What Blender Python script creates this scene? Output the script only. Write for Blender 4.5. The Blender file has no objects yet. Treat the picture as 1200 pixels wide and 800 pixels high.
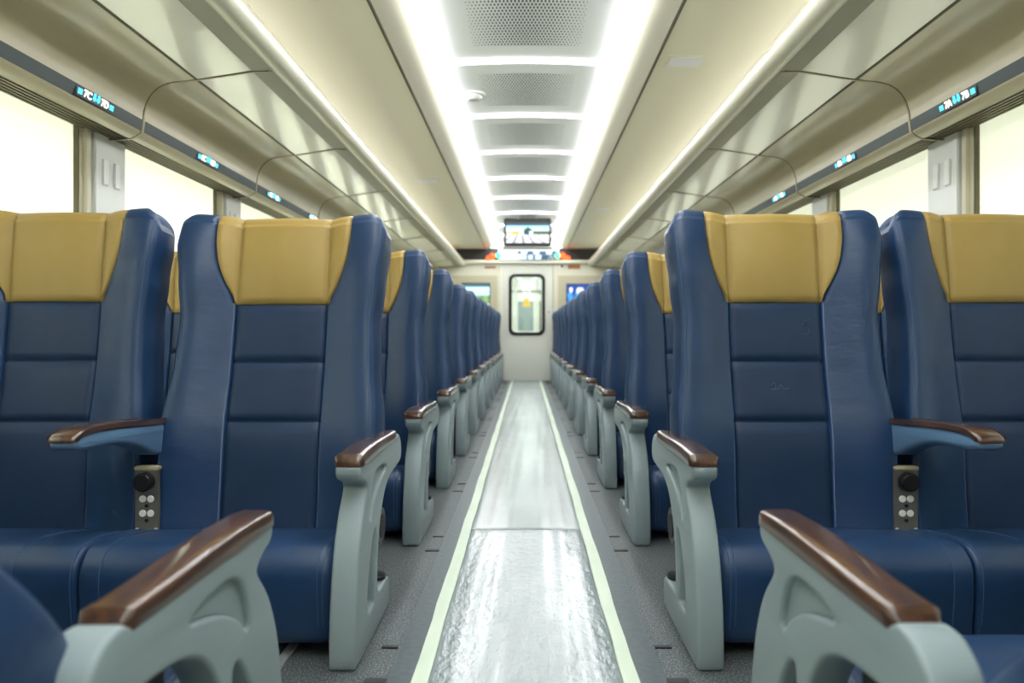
import bpy, bmesh, math, random
from mathutils import Vector, Matrix
random.seed(7)
S = bpy.context.scene
COL = S.collection
PI = math.pi

# ------------------------------------------------------------------ camera, world, exposure
EYE = 0.768                      # camera height
cd = bpy.data.cameras.new('camera'); cam = bpy.data.objects.new('camera', cd); COL.objects.link(cam)
cam.location = (0, 0, EYE); cam.rotation_euler = (PI/2, 0, 0)
cd.lens = 24; cd.sensor_width = 36; cd.sensor_fit = 'HORIZONTAL'
cd.shift_x = -17/1200; cd.shift_y = -8/1200; cd.clip_start = 0.05
cd.dof.use_dof = True; cd.dof.focus_distance = 2.05; cd.dof.aperture_fstop = 2.4
S.camera = cam
w = bpy.data.worlds.new('world'); S.world = w; w.use_nodes = True
w.node_tree.nodes['Background'].inputs[0].default_value = (1.0, 0.98, 0.95, 1)
w.node_tree.nodes['Background'].inputs[1].default_value = 1.0
S.view_settings.view_transform = 'Standard'; S.view_settings.look = 'None'
S.view_settings.gamma = 1; S.view_settings.use_curve_mapping = False
S.view_settings.exposure = 1.08
Y0C = -1.4; CEIL_FILL = 14
STRIP_E = 15.0; BAR_E = 5.0      # strength of the luminous ceiling strips
DAY_L, DAY_R = 30, 15           # daylight panels outside the windows (W)

def area(name, loc, rot, sx, sy, power, color=(1, 1, 1)):
    l = bpy.data.lights.new(name, 'AREA'); l.shape = 'RECTANGLE'; l.size = sx; l.size_y = sy
    l.energy = power; l.color = color
    o = bpy.data.objects.new(name, l); COL.objects.link(o); o.location = loc; o.rotation_euler = rot
    return o
area('daylight', (-2.62, 5.2, 0.62), (0, math.radians(-88), 0), 0.7, 13, DAY_L*10, (1, 0.98, 0.93))
for s in (-1, 1):              # added unseen fill behind the tubular rails, brightens the cream ceiling
    area('added_ceiling_fill', (s*1.48, (Y0C+11.2)/2, 1.99), (0, PI-s*math.radians(62), 0), .12, 12, CEIL_FILL, (1, .98, .93))
area('daylight', (3.0, 5.2, 0.75), (0, math.radians(78), 0), 1.0, 13, DAY_R*10, (1, 0.98, 0.95))

# ------------------------------------------------------------------ materials
def lin(c):
    out = []
    for v in c:
        v /= 255
        out.append(v/12.92 if v <= .04045 else ((v+.055)/1.055)**2.4)
    return (*out, 1)

def mat(name, rgb, rough=.5, metal=0, coat=0, coat_rough=.05, emit=0, spec=.5, noise=None, bump=None, transmission=0, ior=1.45):
    m = bpy.data.materials.new(name); m.use_nodes = True
    nt = m.node_tree; b = nt.nodes['Principled BSDF']
    b.inputs['Base Color'].default_value = lin(rgb); b.inputs['Roughness'].default_value = rough
    b.inputs['Metallic'].default_value = metal; b.inputs['Coat Weight'].default_value = coat
    b.inputs['Coat Roughness'].default_value = coat_rough; b.inputs['Specular IOR Level'].default_value = spec
    b.inputs['Transmission Weight'].default_value = transmission; b.inputs['IOR'].default_value = ior
    if emit:
        b.inputs['Emission Color'].default_value = lin(rgb); b.inputs['Emission Strength'].default_value = emit
    tc = nt.nodes.new('ShaderNodeTexCoord')
    if noise:                      # (scale, rgb2, lo, hi, stretch)
        sc, rgb2, lo, hi, st = noise
        mp = nt.nodes.new('ShaderNodeMapping'); mp.inputs['Scale'].default_value = st
        nt.links.new(tc.outputs['Object'], mp.inputs[0])
        n = nt.nodes.new('ShaderNodeTexNoise'); n.inputs['Scale'].default_value = sc; n.inputs['Detail'].default_value = 4
        nt.links.new(mp.outputs[0], n.inputs['Vector'])
        r = nt.nodes.new('ShaderNodeValToRGB')
        r.color_ramp.elements[0].position = lo; r.color_ramp.elements[0].color = lin(rgb)
        r.color_ramp.elements[1].position = hi; r.color_ramp.elements[1].color = lin(rgb2)
        nt.links.new(n.outputs['Fac'], r.inputs[0]); nt.links.new(r.outputs[0], b.inputs['Base Color'])
    if bump:                       # list of (scale, strength, distance, stretch)
        prev = None
        for sc, stg, dist, st in bump:
            mp = nt.nodes.new('ShaderNodeMapping'); mp.inputs['Scale'].default_value = st
            nt.links.new(tc.outputs['Object'], mp.inputs[0])
            n = nt.nodes.new('ShaderNodeTexNoise'); n.inputs['Scale'].default_value = sc; n.inputs['Detail'].default_value = 3
            nt.links.new(mp.outputs[0], n.inputs['Vector'])
            bp = nt.nodes.new('ShaderNodeBump'); bp.inputs['Strength'].default_value = stg; bp.inputs['Distance'].default_value = dist
            nt.links.new(n.outputs['Fac'], bp.inputs['Height'])
            if prev: nt.links.new(prev.outputs[0], bp.inputs['Normal'])
            prev = bp
        nt.links.new(prev.outputs[0], b.inputs['Normal'])
    return m

U = (1, 1, 1)
M = {}
M['blue'] = mat('blue_leather', (27, 55, 91), .40, spec=.5, coat=.09, coat_rough=.3,
                noise=(9, (31, 60, 98), .35, .7, U), bump=[(420, .12, .001, U), (9, .25, .01, (1, 1, 2.2))])
M['blue_mid'] = mat('blue_leather_centre', (28, 49, 79), .48, spec=.4,
                noise=(9, (31, 53, 84), .35, .7, U), bump=[(420, .12, .001, U), (6, .2, .008, U)])
M['stitch'] = mat('blue_piping', (54, 84, 122), .5)
M['gold'] = mat('gold_leather', (162, 137, 76), .42, spec=.4, noise=(7, (169, 144, 84), .35, .7, U), bump=[(420, .1, .001, U), (7, .25, .008, U)])
M['shell'] = mat('grey_green_plastic', (138, 153, 157), .36, spec=.5, bump=[(600, .05, .0005, U)])
M['recess'] = mat('grey_plastic_web', (134, 150, 152), .45)
M['armblue'] = mat('blue_grey_arm_plastic', (92, 124, 158), .4)
M['wood'] = mat('varnished_brown_wood', (64, 41, 30), .3, coat=1, coat_rough=.06, noise=(5, (98, 64, 40), .4, .75, (14, 1.5, 14)))
M['black'] = mat('black_plastic', (22, 23, 25), .4)
M['dark'] = mat('dark_frame', (28, 26, 26), .6)
M['plate'] = mat('dark_steel_plate', (125, 124, 118), .35, metal=.6)
M['screw'] = mat('white_screw', (225, 225, 220), .4)
M['capbeige'] = mat('beige_cap', (178, 170, 140), .5)
M['cream'] = mat('cream_ceiling', (238, 235, 208), .42)
M['beam'] = mat('grey_beige_beam', (146, 143, 124), .4)
M['tray'] = mat('white_ceiling_panel', (242, 244, 242), .4)
M['rack'] = mat('beige_rack_shell', (198, 190, 160), .3, spec=.6, coat=.35, coat_rough=.15)
M['racklip'] = mat('rack_lip', (205, 200, 172), .3, coat=.3)
M['tube'] = mat('satin_tube', (214, 212, 192), .3, spec=.6, coat=.3, coat_rough=.2)
M['glass'] = mat('frosted_rack_panel', (242, 240, 224), .16, spec=.8, coat=.6, coat_rough=.08, bump=[(260, .12, .001, U)])
M['seam'] = mat('dark_seam', (96, 90, 68), .6)
M['strip'] = mat('slate_display_strip', (76, 88, 92), .35)
M['grille'] = mat('grille_beige', (128, 120, 96), .5)
M['pillar'] = mat('pillar_grey_white', (222, 225, 222), .4)
M['pillar_side'] = mat('pillar_beige', (200, 195, 172), .45)
M['white'] = mat('white_plastic', (236, 238, 236), .35)
M['wall'] = mat('offwhite_wall', (214, 214, 200), .5)
M['endwall'] = mat('offwhite_end_wall', (217, 216, 198), .5)
M['endbeige'] = mat('beige_end_panel', (196, 190, 164), .5)
M['door'] = mat('pale_door', (219, 221, 211), .4)
M['blackpanel'] = mat('black_header_panel', (32, 31, 27), .35)
M['gasket'] = mat('black_rubber', (14, 16, 16), .5)
M['aisle_edge'] = mat('smooth_grey_vinyl', (64, 75, 79), .35, noise=(60, (78, 90, 94), .3, .7, U))
M['tape'] = mat('pale_green_tape', (190, 206, 186), .45, noise=(12, (202, 215, 198), .35, .7, (1, .3, 1)))
M['rail'] = mat('aluminium_rail', (190, 196, 196), .35, metal=.5)
M['red'] = mat('red_led', (255, 62, 20), .5, emit=2.2)
M['green'] = mat('green_led', (60, 240, 140), .5, emit=1.2)
M['cyan'] = mat('cyan_led', (70, 205, 245), .5, emit=1.3)
M['whiteled'] = mat('white_led', (255, 246, 225), .5, emit=1.4)
M['label_r'] = mat('reddish_label', (170, 120, 100), .5)
M['label_o'] = mat('brown_orange_label', (178, 112, 76), .5)
M['yellow'] = mat('yellow_sign', (235, 190, 40), .5)
M['mark'] = mat('chalk_mark', (70, 92, 132), .6)

# carpet: fine speckle
def carpet():
    m = mat('speckled_floor', (70, 77, 80), .55)
    nt = m.node_tree; b = nt.nodes['Principled BSDF']
    tc = nt.nodes.new('ShaderNodeTexCoord')
    n = nt.nodes.new('ShaderNodeTexNoise'); n.inputs['Scale'].default_value = 230; n.inputs['Detail'].default_value = 2
    n2 = nt.nodes.new('ShaderNodeTexNoise'); n2.inputs['Scale'].default_value = 2.2; n2.inputs['Detail'].default_value = 3
    nt.links.new(tc.outputs['Object'], n.inputs['Vector']); nt.links.new(tc.outputs['Object'], n2.inputs['Vector'])
    r = nt.nodes.new('ShaderNodeValToRGB'); e = r.color_ramp.elements
    e[0].position = .38; e[0].color = lin((58, 65, 68)); e[1].position = .68; e[1].color = lin((150, 158, 158))
    mid = r.color_ramp.elements.new(.55); mid.color = lin((86, 94, 97))
    nt.links.new(n.outputs['Fac'], r.inputs[0])
    mx = nt.nodes.new('ShaderNodeMix'); mx.data_type = 'RGBA'; mx.blend_type = 'MULTIPLY'; mx.inputs[0].default_value = 1
    r2 = nt.nodes.new('ShaderNodeValToRGB'); r2.color_ramp.elements[0].position = .3; r2.color_ramp.elements[0].color = (.78, .78, .78, 1)
    r2.color_ramp.elements[1].position = .7
    nt.links.new(n2.outputs['Fac'], r2.inputs[0])
    nt.links.new(r.outputs[0], mx.inputs[6]); nt.links.new(r2.outputs[0], mx.inputs[7]); nt.links.new(mx.outputs[2], b.inputs['Base Color'])
    return m
M['carpet'] = carpet()
M['film'] = mat('wrinkled_plastic_film', (116, 129, 132), .2, spec=.7, coat=.3, coat_rough=.16,
                noise=(3, (144, 157, 159), .3, .7, (1, .5, 1)),
                bump=[(38, .55, .006, (1.4, .8, 1)), (10, .22, .008, (4, .3, 1)), (110, .45, .003, (1, .6, 1))])
M['film_far'] = mat('taut_plastic_film', (124, 136, 136), .32, spec=.5, coat=.25, coat_rough=.2,
                noise=(3, (146, 158, 157), .3, .7, (1, .5, 1)),
                bump=[(8, .2, .006, (4, .3, 1)), (40, .12, .003, (1, .6, 1))])

def emitter(name, rgb, e):
    m = bpy.data.materials.new(name); m.use_nodes = True; nt = m.node_tree
    nt.nodes.remove(nt.nodes['Principled BSDF'])
    em = nt.nodes.new('ShaderNodeEmission'); em.inputs[0].default_value = lin(rgb); em.inputs[1].default_value = e
    nt.links.new(em.outputs[0], nt.nodes['Material Output'].inputs[0]); return m
M['lamp'] = emitter('luminous_diffuser', (250, 252, 254), STRIP_E)
M['lampbar'] = emitter('luminous_bar_diffuser', (250, 252, 254), BAR_E)

M['lampend'] = emitter('vestibule_diffuser', (250, 252, 254), 8.0)

def blind_mat(name, rgb):
    m = bpy.data.materials.new(name); m.use_nodes = True; nt = m.node_tree
    nt.nodes.remove(nt.nodes['Principled BSDF'])
    d = nt.nodes.new('ShaderNodeBsdfDiffuse'); d.inputs[0].default_value = lin(rgb)
    t = nt.nodes.new('ShaderNodeBsdfTranslucent'); t.inputs[0].default_value = lin(rgb)
    mx = nt.nodes.new('ShaderNodeMixShader'); mx.inputs[0].default_value = .55
    nt.links.new(d.outputs[0], mx.inputs[1]); nt.links.new(t.outputs[0], mx.inputs[2])
    nt.links.new(mx.outputs[0], nt.nodes['Material Output'].inputs[0]); return m
M['blind'] = blind_mat('translucent_blind', (240, 239, 230))

def glass_mat():
    m = bpy.data.materials.new('clear_pane'); m.use_nodes = True; nt = m.node_tree
    nt.nodes.remove(nt.nodes['Principled BSDF'])
    g = nt.nodes.new('ShaderNodeBsdfGlossy'); g.inputs[1].default_value = .03
    t = nt.nodes.new('ShaderNodeBsdfTransparent'); t.inputs[0].default_value = (.9, .95, .93, 1)
    mx = nt.nodes.new('ShaderNodeMixShader'); mx.inputs[0].default_value = .08
    nt.links.new(t.outputs[0], mx.inputs[1]); nt.links.new(g.outputs[0], mx.inputs[2])
    nt.links.new(mx.outputs[0], nt.nodes['Material Output'].inputs[0]); return m
M['pane'] = glass_mat()

def perforated():
    m = mat('perforated_panel', (244, 246, 244), .4)
    nt = m.node_tree; b = nt.nodes['Principled BSDF']; N = nt.nodes; L = nt.links
    def mth(op, a, b2=None, c=None):
        n = N.new('ShaderNodeMath'); n.operation = op
        for i, v in enumerate((a, b2, c)):
            if v is None: continue
            if isinstance(v, (int, float)): n.inputs[i].default_value = v
            else: L.new(v, n.inputs[i])
        return n.outputs[0]
    tc = N.new('ShaderNodeTexCoord'); sp = N.new('ShaderNodeSeparateXYZ'); L.new(tc.outputs['Object'], sp.inputs[0])
    px, py = .0175, .062
    X = mth('DIVIDE', sp.outputs[0], px); Y = mth('DIVIDE', sp.outputs[1], py)
    row = mth('FLOOR', mth('MULTIPLY', Y, 2)); odd = mth('MULTIPLY', mth('FLOORED_MODULO', row, 2), .5)
    fx = mth('SUBTRACT', mth('FRACT', mth('ADD', X, odd)), .5)
    fy = mth('SUBTRACT', mth('FRACT', mth('MULTIPLY', Y, 2)), .5)
    dx = mth('MULTIPLY', fx, px); dy = mth('MULTIPLY', fy, py/2)
    d = mth('SQRT', mth('ADD', mth('MULTIPLY', dx, dx), mth('MULTIPLY', mth('MULTIPLY', dy, dy), .16)))
    ax = mth('ABSOLUTE', sp.outputs[0])
    rad = mth('MULTIPLY', mth('SUBTRACT', 1.0, mth('MULTIPLY', mth('MULTIPLY', ax, ax), 8)), .0058)  # dots shrink towards the sides, imitating light bleed from the strips
    hole = mth('LESS_THAN', d, rad)
    inx = mth('LESS_THAN', ax, .285)
    iny = mth('LESS_THAN', mth('ABSOLUTE', sp.outputs[1]), .285)
    f = mth('MULTIPLY', hole, mth('MULTIPLY', inx, iny))
    mx = N.new('ShaderNodeMix'); mx.data_type = 'RGBA'; L.new(f, mx.inputs[0])
    mx.inputs[6].default_value = lin((244, 246, 244)); mx.inputs[7].default_value = lin((84, 92, 90))
    L.new(mx.outputs[2], b.inputs['Base Color']); return m
M['perf'] = perforated()

# ------------------------------------------------------------------ helpers
def link(name, me, m, parent=None, smooth=True):
    if m is not None and len(me.materials) == 0: me.materials.append(m)
    if smooth:
        for p in me.polygons: p.use_smooth = True
    o = bpy.data.objects.new(name, me); COL.objects.link(o)
    if parent: o.parent = parent
    return o
def bmobj(name, bm, m, parent=None, smooth=False):
    me = bpy.data.meshes.new(name); bmesh.ops.recalc_face_normals(bm, faces=bm.faces); bm.to_mesh(me); bm.free()
    o = link(name, me, m, parent, smooth)
    if smooth:
        try: me.set_sharp_from_angle(angle=math.radians(38))
        except Exception: pass
    return o
def tag(o, label=None, cat=None, group=None, kind=None):
    if label: o['label'] = label
    if cat: o['category'] = cat
    if group: o['group'] = group
    if kind: o['kind'] = kind
    return o
def empty(name, loc=(0, 0, 0), rz=0, parent=None):
    o = bpy.data.objects.new(name, None); COL.objects.link(o); o.location = loc; o.rotation_euler = (0, 0, rz)
    if parent: o.parent = parent
    return o
def copy_tree(o, parent=None):
    c = o.copy(); COL.objects.link(c)
    if parent: c.parent = parent
    for ch in list(o.children): copy_tree(ch, c)
    return c
def boxes(name, lst, m, parent=None, bevel=0, seg=2):
    bm = bmesh.new()
    for (x0, x1, y0, y1, z0, z1) in lst:
        r = bmesh.ops.create_cube(bm, size=1)
        for v in r['verts']:
            v.co = Vector(((x0+x1)/2+v.co.x*(x1-x0), (y0+y1)/2+v.co.y*(y1-y0), (z0+z1)/2+v.co.z*(z1-z0)))
    if bevel: bmesh.ops.bevel(bm, geom=bm.edges[:], offset=bevel, segments=seg, affect='EDGES')
    return bmobj(name, bm, m, parent, smooth=bool(bevel))
def cyl(name, p, axis, r, h, m, parent=None, seg=32, bevel=0, r2=None):
    bm = bmesh.new()
    bmesh.ops.create_cone(bm, cap_ends=True, segments=seg, radius1=r, radius2=r if r2 is None else r2, depth=h)
    if bevel:
        es = [e for e in bm.edges if len(e.link_faces) == 2 and any(len(f.verts) > 4 for f in e.link_faces)]
        bmesh.ops.bevel(bm, geom=es, offset=bevel, segments=3, affect='EDGES')
    R = {'x': Matrix.Rotation(PI/2, 4, 'Y'), 'y': Matrix.Rotation(PI/2, 4, 'X'), 'z': Matrix.Identity(4)}[axis]
    bmesh.ops.transform(bm, matrix=Matrix.Translation(p) @ R, verts=bm.verts)
    return bmobj(name, bm, m, parent, smooth=True)
def catmull(pts, n=6, closed=True):
    out = []; N = len(pts); rng = range(N) if closed else range(N-1)
    for i in rng:
        if closed: p = [Vector(pts[(i+k-1) % N]) for k in range(4)]
        else: p = [Vector(pts[max(0, min(N-1, i+k-1))]) for k in range(4)]
        for k in range(n):
            t = k/n
            out.append(.5*((2*p[1])+(p[2]-p[0])*t+(2*p[0]-5*p[1]+4*p[2]-p[3])*t*t+(-p[0]+3*p[1]-3*p[2]+p[3])*t**3))
    if not closed: out.append(Vector(pts[-1]))
    return out
def plate2d(name, loops, half, bevel, m, parent, xform):
    """solid plate with holes from 2D loops, thickness 2*half, rounded edges; xform maps (u,v,w) to space"""
    cu = bpy.data.curves.new('tmp', 'CURVE'); cu.dimensions = '2D'; cu.fill_mode = 'BOTH'
    cu.extrude = max(half-bevel, .0005); cu.bevel_depth = bevel; cu.bevel_resolution = 3; cu.offset = -bevel
    for lp in loops:
        sp = cu.splines.new('POLY'); sp.points.add(len(lp)-1); sp.use_cyclic_u = True
        for i, p in enumerate(lp): sp.points[i].co = (p[0], p[1], 0, 1)
    co = bpy.data.objects.new('tmp', cu); COL.objects.link(co)
    dg = bpy.context.evaluated_depsgraph_get(); me = bpy.data.meshes.new_from_object(co.evaluated_get(dg))
    bpy.data.objects.remove(co); bpy.data.curves.remove(cu)
    bm = bmesh.new(); bm.from_mesh(me); bpy.data.meshes.remove(me)
    bmesh.ops.remove_doubles(bm, verts=bm.verts, dist=1e-5)
    for v in bm.verts: v.co = Vector(xform(*v.co))
    return bmobj(name, bm, m, parent, smooth=True)
def sweep_x(prof, stations):
    """closed (y,z) profile swept through x stations [(x, inset)] into a rounded solid"""
    n = len(prof); P = [Vector(p) for p in prof]
    area_ = sum(P[i].x*P[(i+1) % n].y-P[(i+1) % n].x*P[i].y for i in range(n))
    sg = 1 if area_ > 0 else -1
    nr = []
    for i in range(n):
        t = (P[(i+1) % n]-P[i-1]).normalized(); nr.append(Vector((-t.y, t.x))*sg)   # inward
    bm = bmesh.new(); rings = []
    for x, ins in stations:
        rings.append([bm.verts.new((x, P[i].x+nr[i].x*ins, P[i].y+nr[i].y*ins)) for i in range(n)])
    for a, b in zip(rings, rings[1:]):
        for i in range(n): bm.faces.new((a[i], a[(i+1) % n], b[(i+1) % n], b[i]))
    bm.faces.new(rings[0]); bm.faces.new(rings[-1])
    return bm
def round_stations(x0, x1, r, k=5, mid=1):
    st = []
    for i in range(k+1):
        a = PI/2*i/k; st.append((x0+r-r*math.cos(a), r*(1-math.sin(a))))
    for j in range(1, mid): st.append((x0+r+(x1-x0-2*r)*j/mid, 0))
    st += [(x1-(x-x0), i) for x, i in reversed(st[:k+1])]
    return st
def extrude_y(name, prof, y0, y1, m, parent=None, smooth=True, nseg=1, closed=True):
    bm = bmesh.new(); rings = []
    for k in range(nseg+1):
        y = y0+(y1-y0)*k/nseg; rings.append([bm.verts.new((p[0], y, p[1])) for p in prof])
    n = len(prof)
    for a, b in zip(rings, rings[1:]):
        for i in range(n if closed else n-1): bm.faces.new((a[i], a[(i+1) % n], b[(i+1) % n], b[i]))
    if closed: bm.faces.new(rings[0]); bm.faces.new(rings[-1])
    return bmobj(name, bm, m, parent, smooth=smooth)
def tube_path(name, pts, r, m, parent=None, k=6):
    bm = bmesh.new(); rings = []
    for i, p in enumerate(pts):
        p = Vector(p); a = Vector(pts[max(0, i-1)]); b = Vector(pts[min(len(pts)-1, i+1)])
        t = (b-a).normalized(); up = Vector((0, 1, 0)) if abs(t.y) < .9 else Vector((1, 0, 0))
        u = t.cross(up).normalized(); w_ = t.cross(u)
        rings.append([bm.verts.new(p+r*(math.cos(q*2*PI/k)*u+math.sin(q*2*PI/k)*w_)) for q in range(k)])
    for a, b in zip(rings, rings[1:]):
        for i in range(k): bm.faces.new((a[i], a[(i+1) % k], b[(i+1) % k], b[i]))
    bm.faces.new(rings[0]); bm.faces.new(rings[-1])
    return bmobj(name, bm, m, parent, smooth=True)
def text_mesh(name, body, size, m, parent, mw):
    cu = bpy.data.curves.new('tmp', 'FONT'); cu.body = body; cu.size = size; cu.align_x = 'CENTER'; cu.align_y = 'CENTER'
    cu.extrude = .0008; cu.offset = size*.02
    co = bpy.data.objects.new('tmp', cu); COL.objects.link(co)
    dg = bpy.context.evaluated_depsgraph_get(); me = bpy.data.meshes.new_from_object(co.evaluated_get(dg))
    bpy.data.objects.remove(co); bpy.data.curves.remove(cu)
    me.transform(mw); me.materials.clear(); return link(name, me, m, parent, False)
def picture(name, nx, ny, fn, strength, parent, mw):
    """self-luminous screen: a fine grid whose point colours come from fn(u,v)"""
    bm = bmesh.new(); vs = [[bm.verts.new((i/nx-.5, j/ny-.5, 0)) for i in range(nx+1)] for j in range(ny+1)]
    for j in range(ny):
        for i in range(nx): bm.faces.new((vs[j][i], vs[j][i+1], vs[j+1][i+1], vs[j+1][i]))
    me = bpy.data.meshes.new(name); bm.to_mesh(me); bm.free()
    at = me.color_attributes.new('screen', 'FLOAT_COLOR', 'POINT')
    for i, v in enumerate(me.vertices): at.data[i].color = lin(fn(v.co.x+.5, v.co.y+.5))
    me.transform(mw)
    m = bpy.data.materials.new(name+'_screen'); m.use_nodes = True; nt = m.node_tree
    nt.nodes.remove(nt.nodes['Principled BSDF'])
    a = nt.nodes.new('ShaderNodeAttribute'); a.attribute_name = 'screen'
    em = nt.nodes.new('ShaderNodeEmission'); em.inputs[1].default_value = strength
    nt.links.new(a.outputs['Color'], em.inputs[0]); nt.links.new(em.outputs[0], nt.nodes['Material Output'].inputs[0])
    return link(name, me, m, parent, False)
def struct(o): o['kind'] = 'structure'; return o
def mixc(a, b, t): t = max(0, min(1, t)); return tuple(a[i]+(b[i]-a[i])*t for i in range(3))

# ------------------------------------------------------------------ room shell
Y0, Y1 = -1.6, 11.36
XW = 1.85
ZT = EYE+1.52; ZC = EYE+1.42
struct(boxes('floor', [(-2.0, 2.0, Y0, Y1+.1, -.06, 0)], M['carpet']))
# ceiling: cream side panels, sloped beams and the tray behind the light bars
ce = struct(boxes('ceiling', [(-2.0, 2.0, Y0, Y1+.1, ZT+.10, ZT+.16)], M['wall']))
for s in (-1, 1):
    boxes('side_ceiling_panel', [(min(s*.655, s*1.9), max(s*.655, s*1.9), Y0, Y1, ZC, ZC+.02)], M['cream'], ce)
    pr = [(s*.525, ZT+.012), (s*.53, ZT-.004), (s*.56, ZT-.035), (s*.60, ZT-.066), (s*.64, ZT-.092), (s*.66, ZT-.108), (s*.668, ZC-.008), (s*.672, ZC+.02), (s*.6, ZC+.06), (s*.53, ZT+.05)]
    extrude_y('sloped_beam', pr, Y0, Y1, M['beam'], ce)
    extrude_y('beam_edge', [(s*.668, ZC-.010), (s*.676, ZC-.010), (s*.676, ZC+.006), (s*.668, ZC+.006)], Y0, Y1, M['seam'], ce, False)
BAR0, BSP, NB = 3.81-.946*5, .946, 12
for i in range(NB+1):              # vaulted perforated panels between the bars
    ya = BAR0+BSP*i+.030
    yb = min(BAR0+BSP*(i+1)-.030, Y1)
    if ya > Y1-.05: continue
    bm = bmesh.new(); n = 16; yc = (ya+yb)/2
    for th in (0, .004):
        pass
    rows = []
    for y in (ya, yb):
        rows.append([bm.verts.new((x, y-yc, .018*(1-(x/.46)**2))) for x in [(-.464+.928*k/n) for k in range(n+1)]])
    top = [[bm.verts.new(v.co+Vector((0, 0, .008))) for v in r] for r in rows]
    for k in range(n):
        bm.faces.new((rows[0][k], rows[0][k+1], rows[1][k+1], rows[1][k])); bm.faces.new((top[0][k], top[1][k], top[1][k+1], top[0][k+1]))
        for a in (0, 1): bm.faces.new((rows[a][k], rows[a][k+1], top[a][k+1], top[a][k]))
    o = bmobj('perforated_panel', bm, M['perf'], ce, True); o.location = (0, yc, ZT-.006)

# luminous strips and bars
for s, nm in ((-1, 'left'), (1, 'right')):
    pr = [(s*.466, ZT+.006), (s*.469, ZT-.030), (s*.500, ZT-.031), (s*.529, ZT-.016), (s*.529, ZT+.01), (s*.466, ZT+.010)]
    o = extrude_y('light_strip', pr, Y0, Y1-.02, M['lamp'], None, False)
    tag(o, 'long glowing white ceiling light strip along the %s edge of the central panels' % nm, 'light', 'long ceiling light strips')
words = ['nearest the camera', 'next one back', 'third from the front', 'fourth from the front', 'fifth from the front', 'sixth from the front', 'seventh from the front', 'farthest, just behind the hanging monitor']
for i in range(NB+1):
    y = BAR0+BSP*i
    if y > Y1-.1: break
    n = 14; bot = [(-.462+.924*k/n) for k in range(n+1)]
    bm = bmesh.new(); r = []
    for yy, zz in ((y-.020, 0), (y+.020, 0), (y+.024, .012), (y-.024, .012)):
        r.append([bm.verts.new((x, yy, ZT-.016+.018*(1-(x/.46)**2)+zz)) for x in bot])
    for k in range(n):
        for a in range(4): bm.faces.new((r[a][k], r[a][k+1], r[(a+1) % 4][k+1], r[(a+1) % 4][k]))
    for k in (0, n): bm.faces.new([r[a][k] for a in range(4)])
    o = bmobj('light_bar', bm, M['lampbar'], None, False)
    if y > 3.2:
        j = int(round((y-3.81)/BSP))
        tag(o, 'glowing crosswise ceiling light bar, ' + words[min(j, 7)], 'light', 'crosswise ceiling light bars')
    else:
        tag(o, 'glowing crosswise ceiling light bar above and behind the camera', 'light', 'ceiling light bars over the viewer')
# smoke detector and small ceiling vents
sd = empty('smoke_detector', (-.335, 4.33, ZT+.004))
cyl('base', (0, 0, -.004), 'z', .075, .016, M['white'], sd, bevel=.004); cyl('dome', (0, 0, -.024), 'z', .045, .03, M['white'], sd, bevel=.008, r2=.06)
tag(sd, 'round white smoke detector on the ceiling beside the left light strip', 'smoke detector')
for (x, y, lb) in ((.825, 3.55, 'small flush plate in the cream ceiling, right side, nearest the camera'), (-.90, 6.3, 'small flush plate in the cream ceiling on the left side'), (.86, 7.7, 'small flush plate in the cream ceiling, right side, farther back')):
    v = empty('ceiling_plate', (x, y, ZC))
    boxes('frame', [(-.10, .10, -.075, .075, -.003, .002)], M['cream'], v, .001, 1)
    boxes('cover', [(-.085, .085, -.06, .06, -.0055, -.002)], M['tray'], v, .001, 1)
    tag(v, lb, 'ceiling plate')

# side walls with windows and pillars
for s, nm in ((-1, 'left'), (1, 'right')):
    def bx(x0, x1, *r): return (min(s*x0, s*x1), max(s*x0, s*x1), *r)
    struct(boxes('wall_'+nm, [bx(XW, XW+.06, Y0, Y1, 0, .72), bx(XW, XW+.06, Y0, Y1, 1.66, ZT+.1)], M['wall']))
    struct(boxes('baseboard_'+nm, [bx(XW-.05, XW, Y0, Y1, 0, .14)], M['endbeige'], None, .01))
PIL = [2.95+1.25*k for k in range(-3, 7)]
wi = 1; ti = 1
for s, nm in ((-1, 'left'), (1, 'right')):
    edges = [Y0]+PIL+[Y1]
    for k in range(len(edges)-1):
        a = edges[k]+(.14 if k else 0); b = edges[k+1]-(.14 if k < len(edges)-2 else 0)
        if b-a < .2: continue
        wn = struct(empty('window_%d' % wi, (s*XW, (a+b)/2, .72))); wi += 1
        h = (b-a)/2
        boxes('blind', [(s*.012-.002, s*.012+.002, -h, h, .0, .945)], M['blind'], wn)
        boxes('glass', [(s*.045-.003, s*.045+.003, -h, h, 0, .94)], M['pane'], wn)
        boxes('sill', [(min(s*.0, s*-.03), max(s*.0, s*-.03), -h, h, -.02, .01)], M['pillar'], wn, .004)
        boxes('gasket', [(min(s*.01, s*-.008), max(s*.01, s*-.008), e-.004, e+.004, 0, .93) for e in (-h+.004, h-.004)], M['seam'], wn)
    for y in PIL:
        t = struct(empty('trim_%d' % ti, (s*XW, y, .72))); ti += 1
        x0, x1 = min(s*.05, s*-.035), max(s*.05, s*-.035)
        boxes('pillar_panel', [(x0, x1, -.075, .14, 0, .93)], M['pillar'], t, .004)
        x0, x1 = min(s*.05, s*-.03), max(s*.05, s*-.03)
        boxes('pillar_edge', [(x0, x1, -.14, -.077, 0, .93)], M['pillar_side'], t, .02, 4)
        for yy in (-.012, .07):
            x0, x1 = min(s*-.034, s*-.043), max(s*-.034, s*-.043)
            boxes('hook_plate', [(x0, x1, yy-.02, yy+.02, .69, .80)], M['white'], t, .003)

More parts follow.
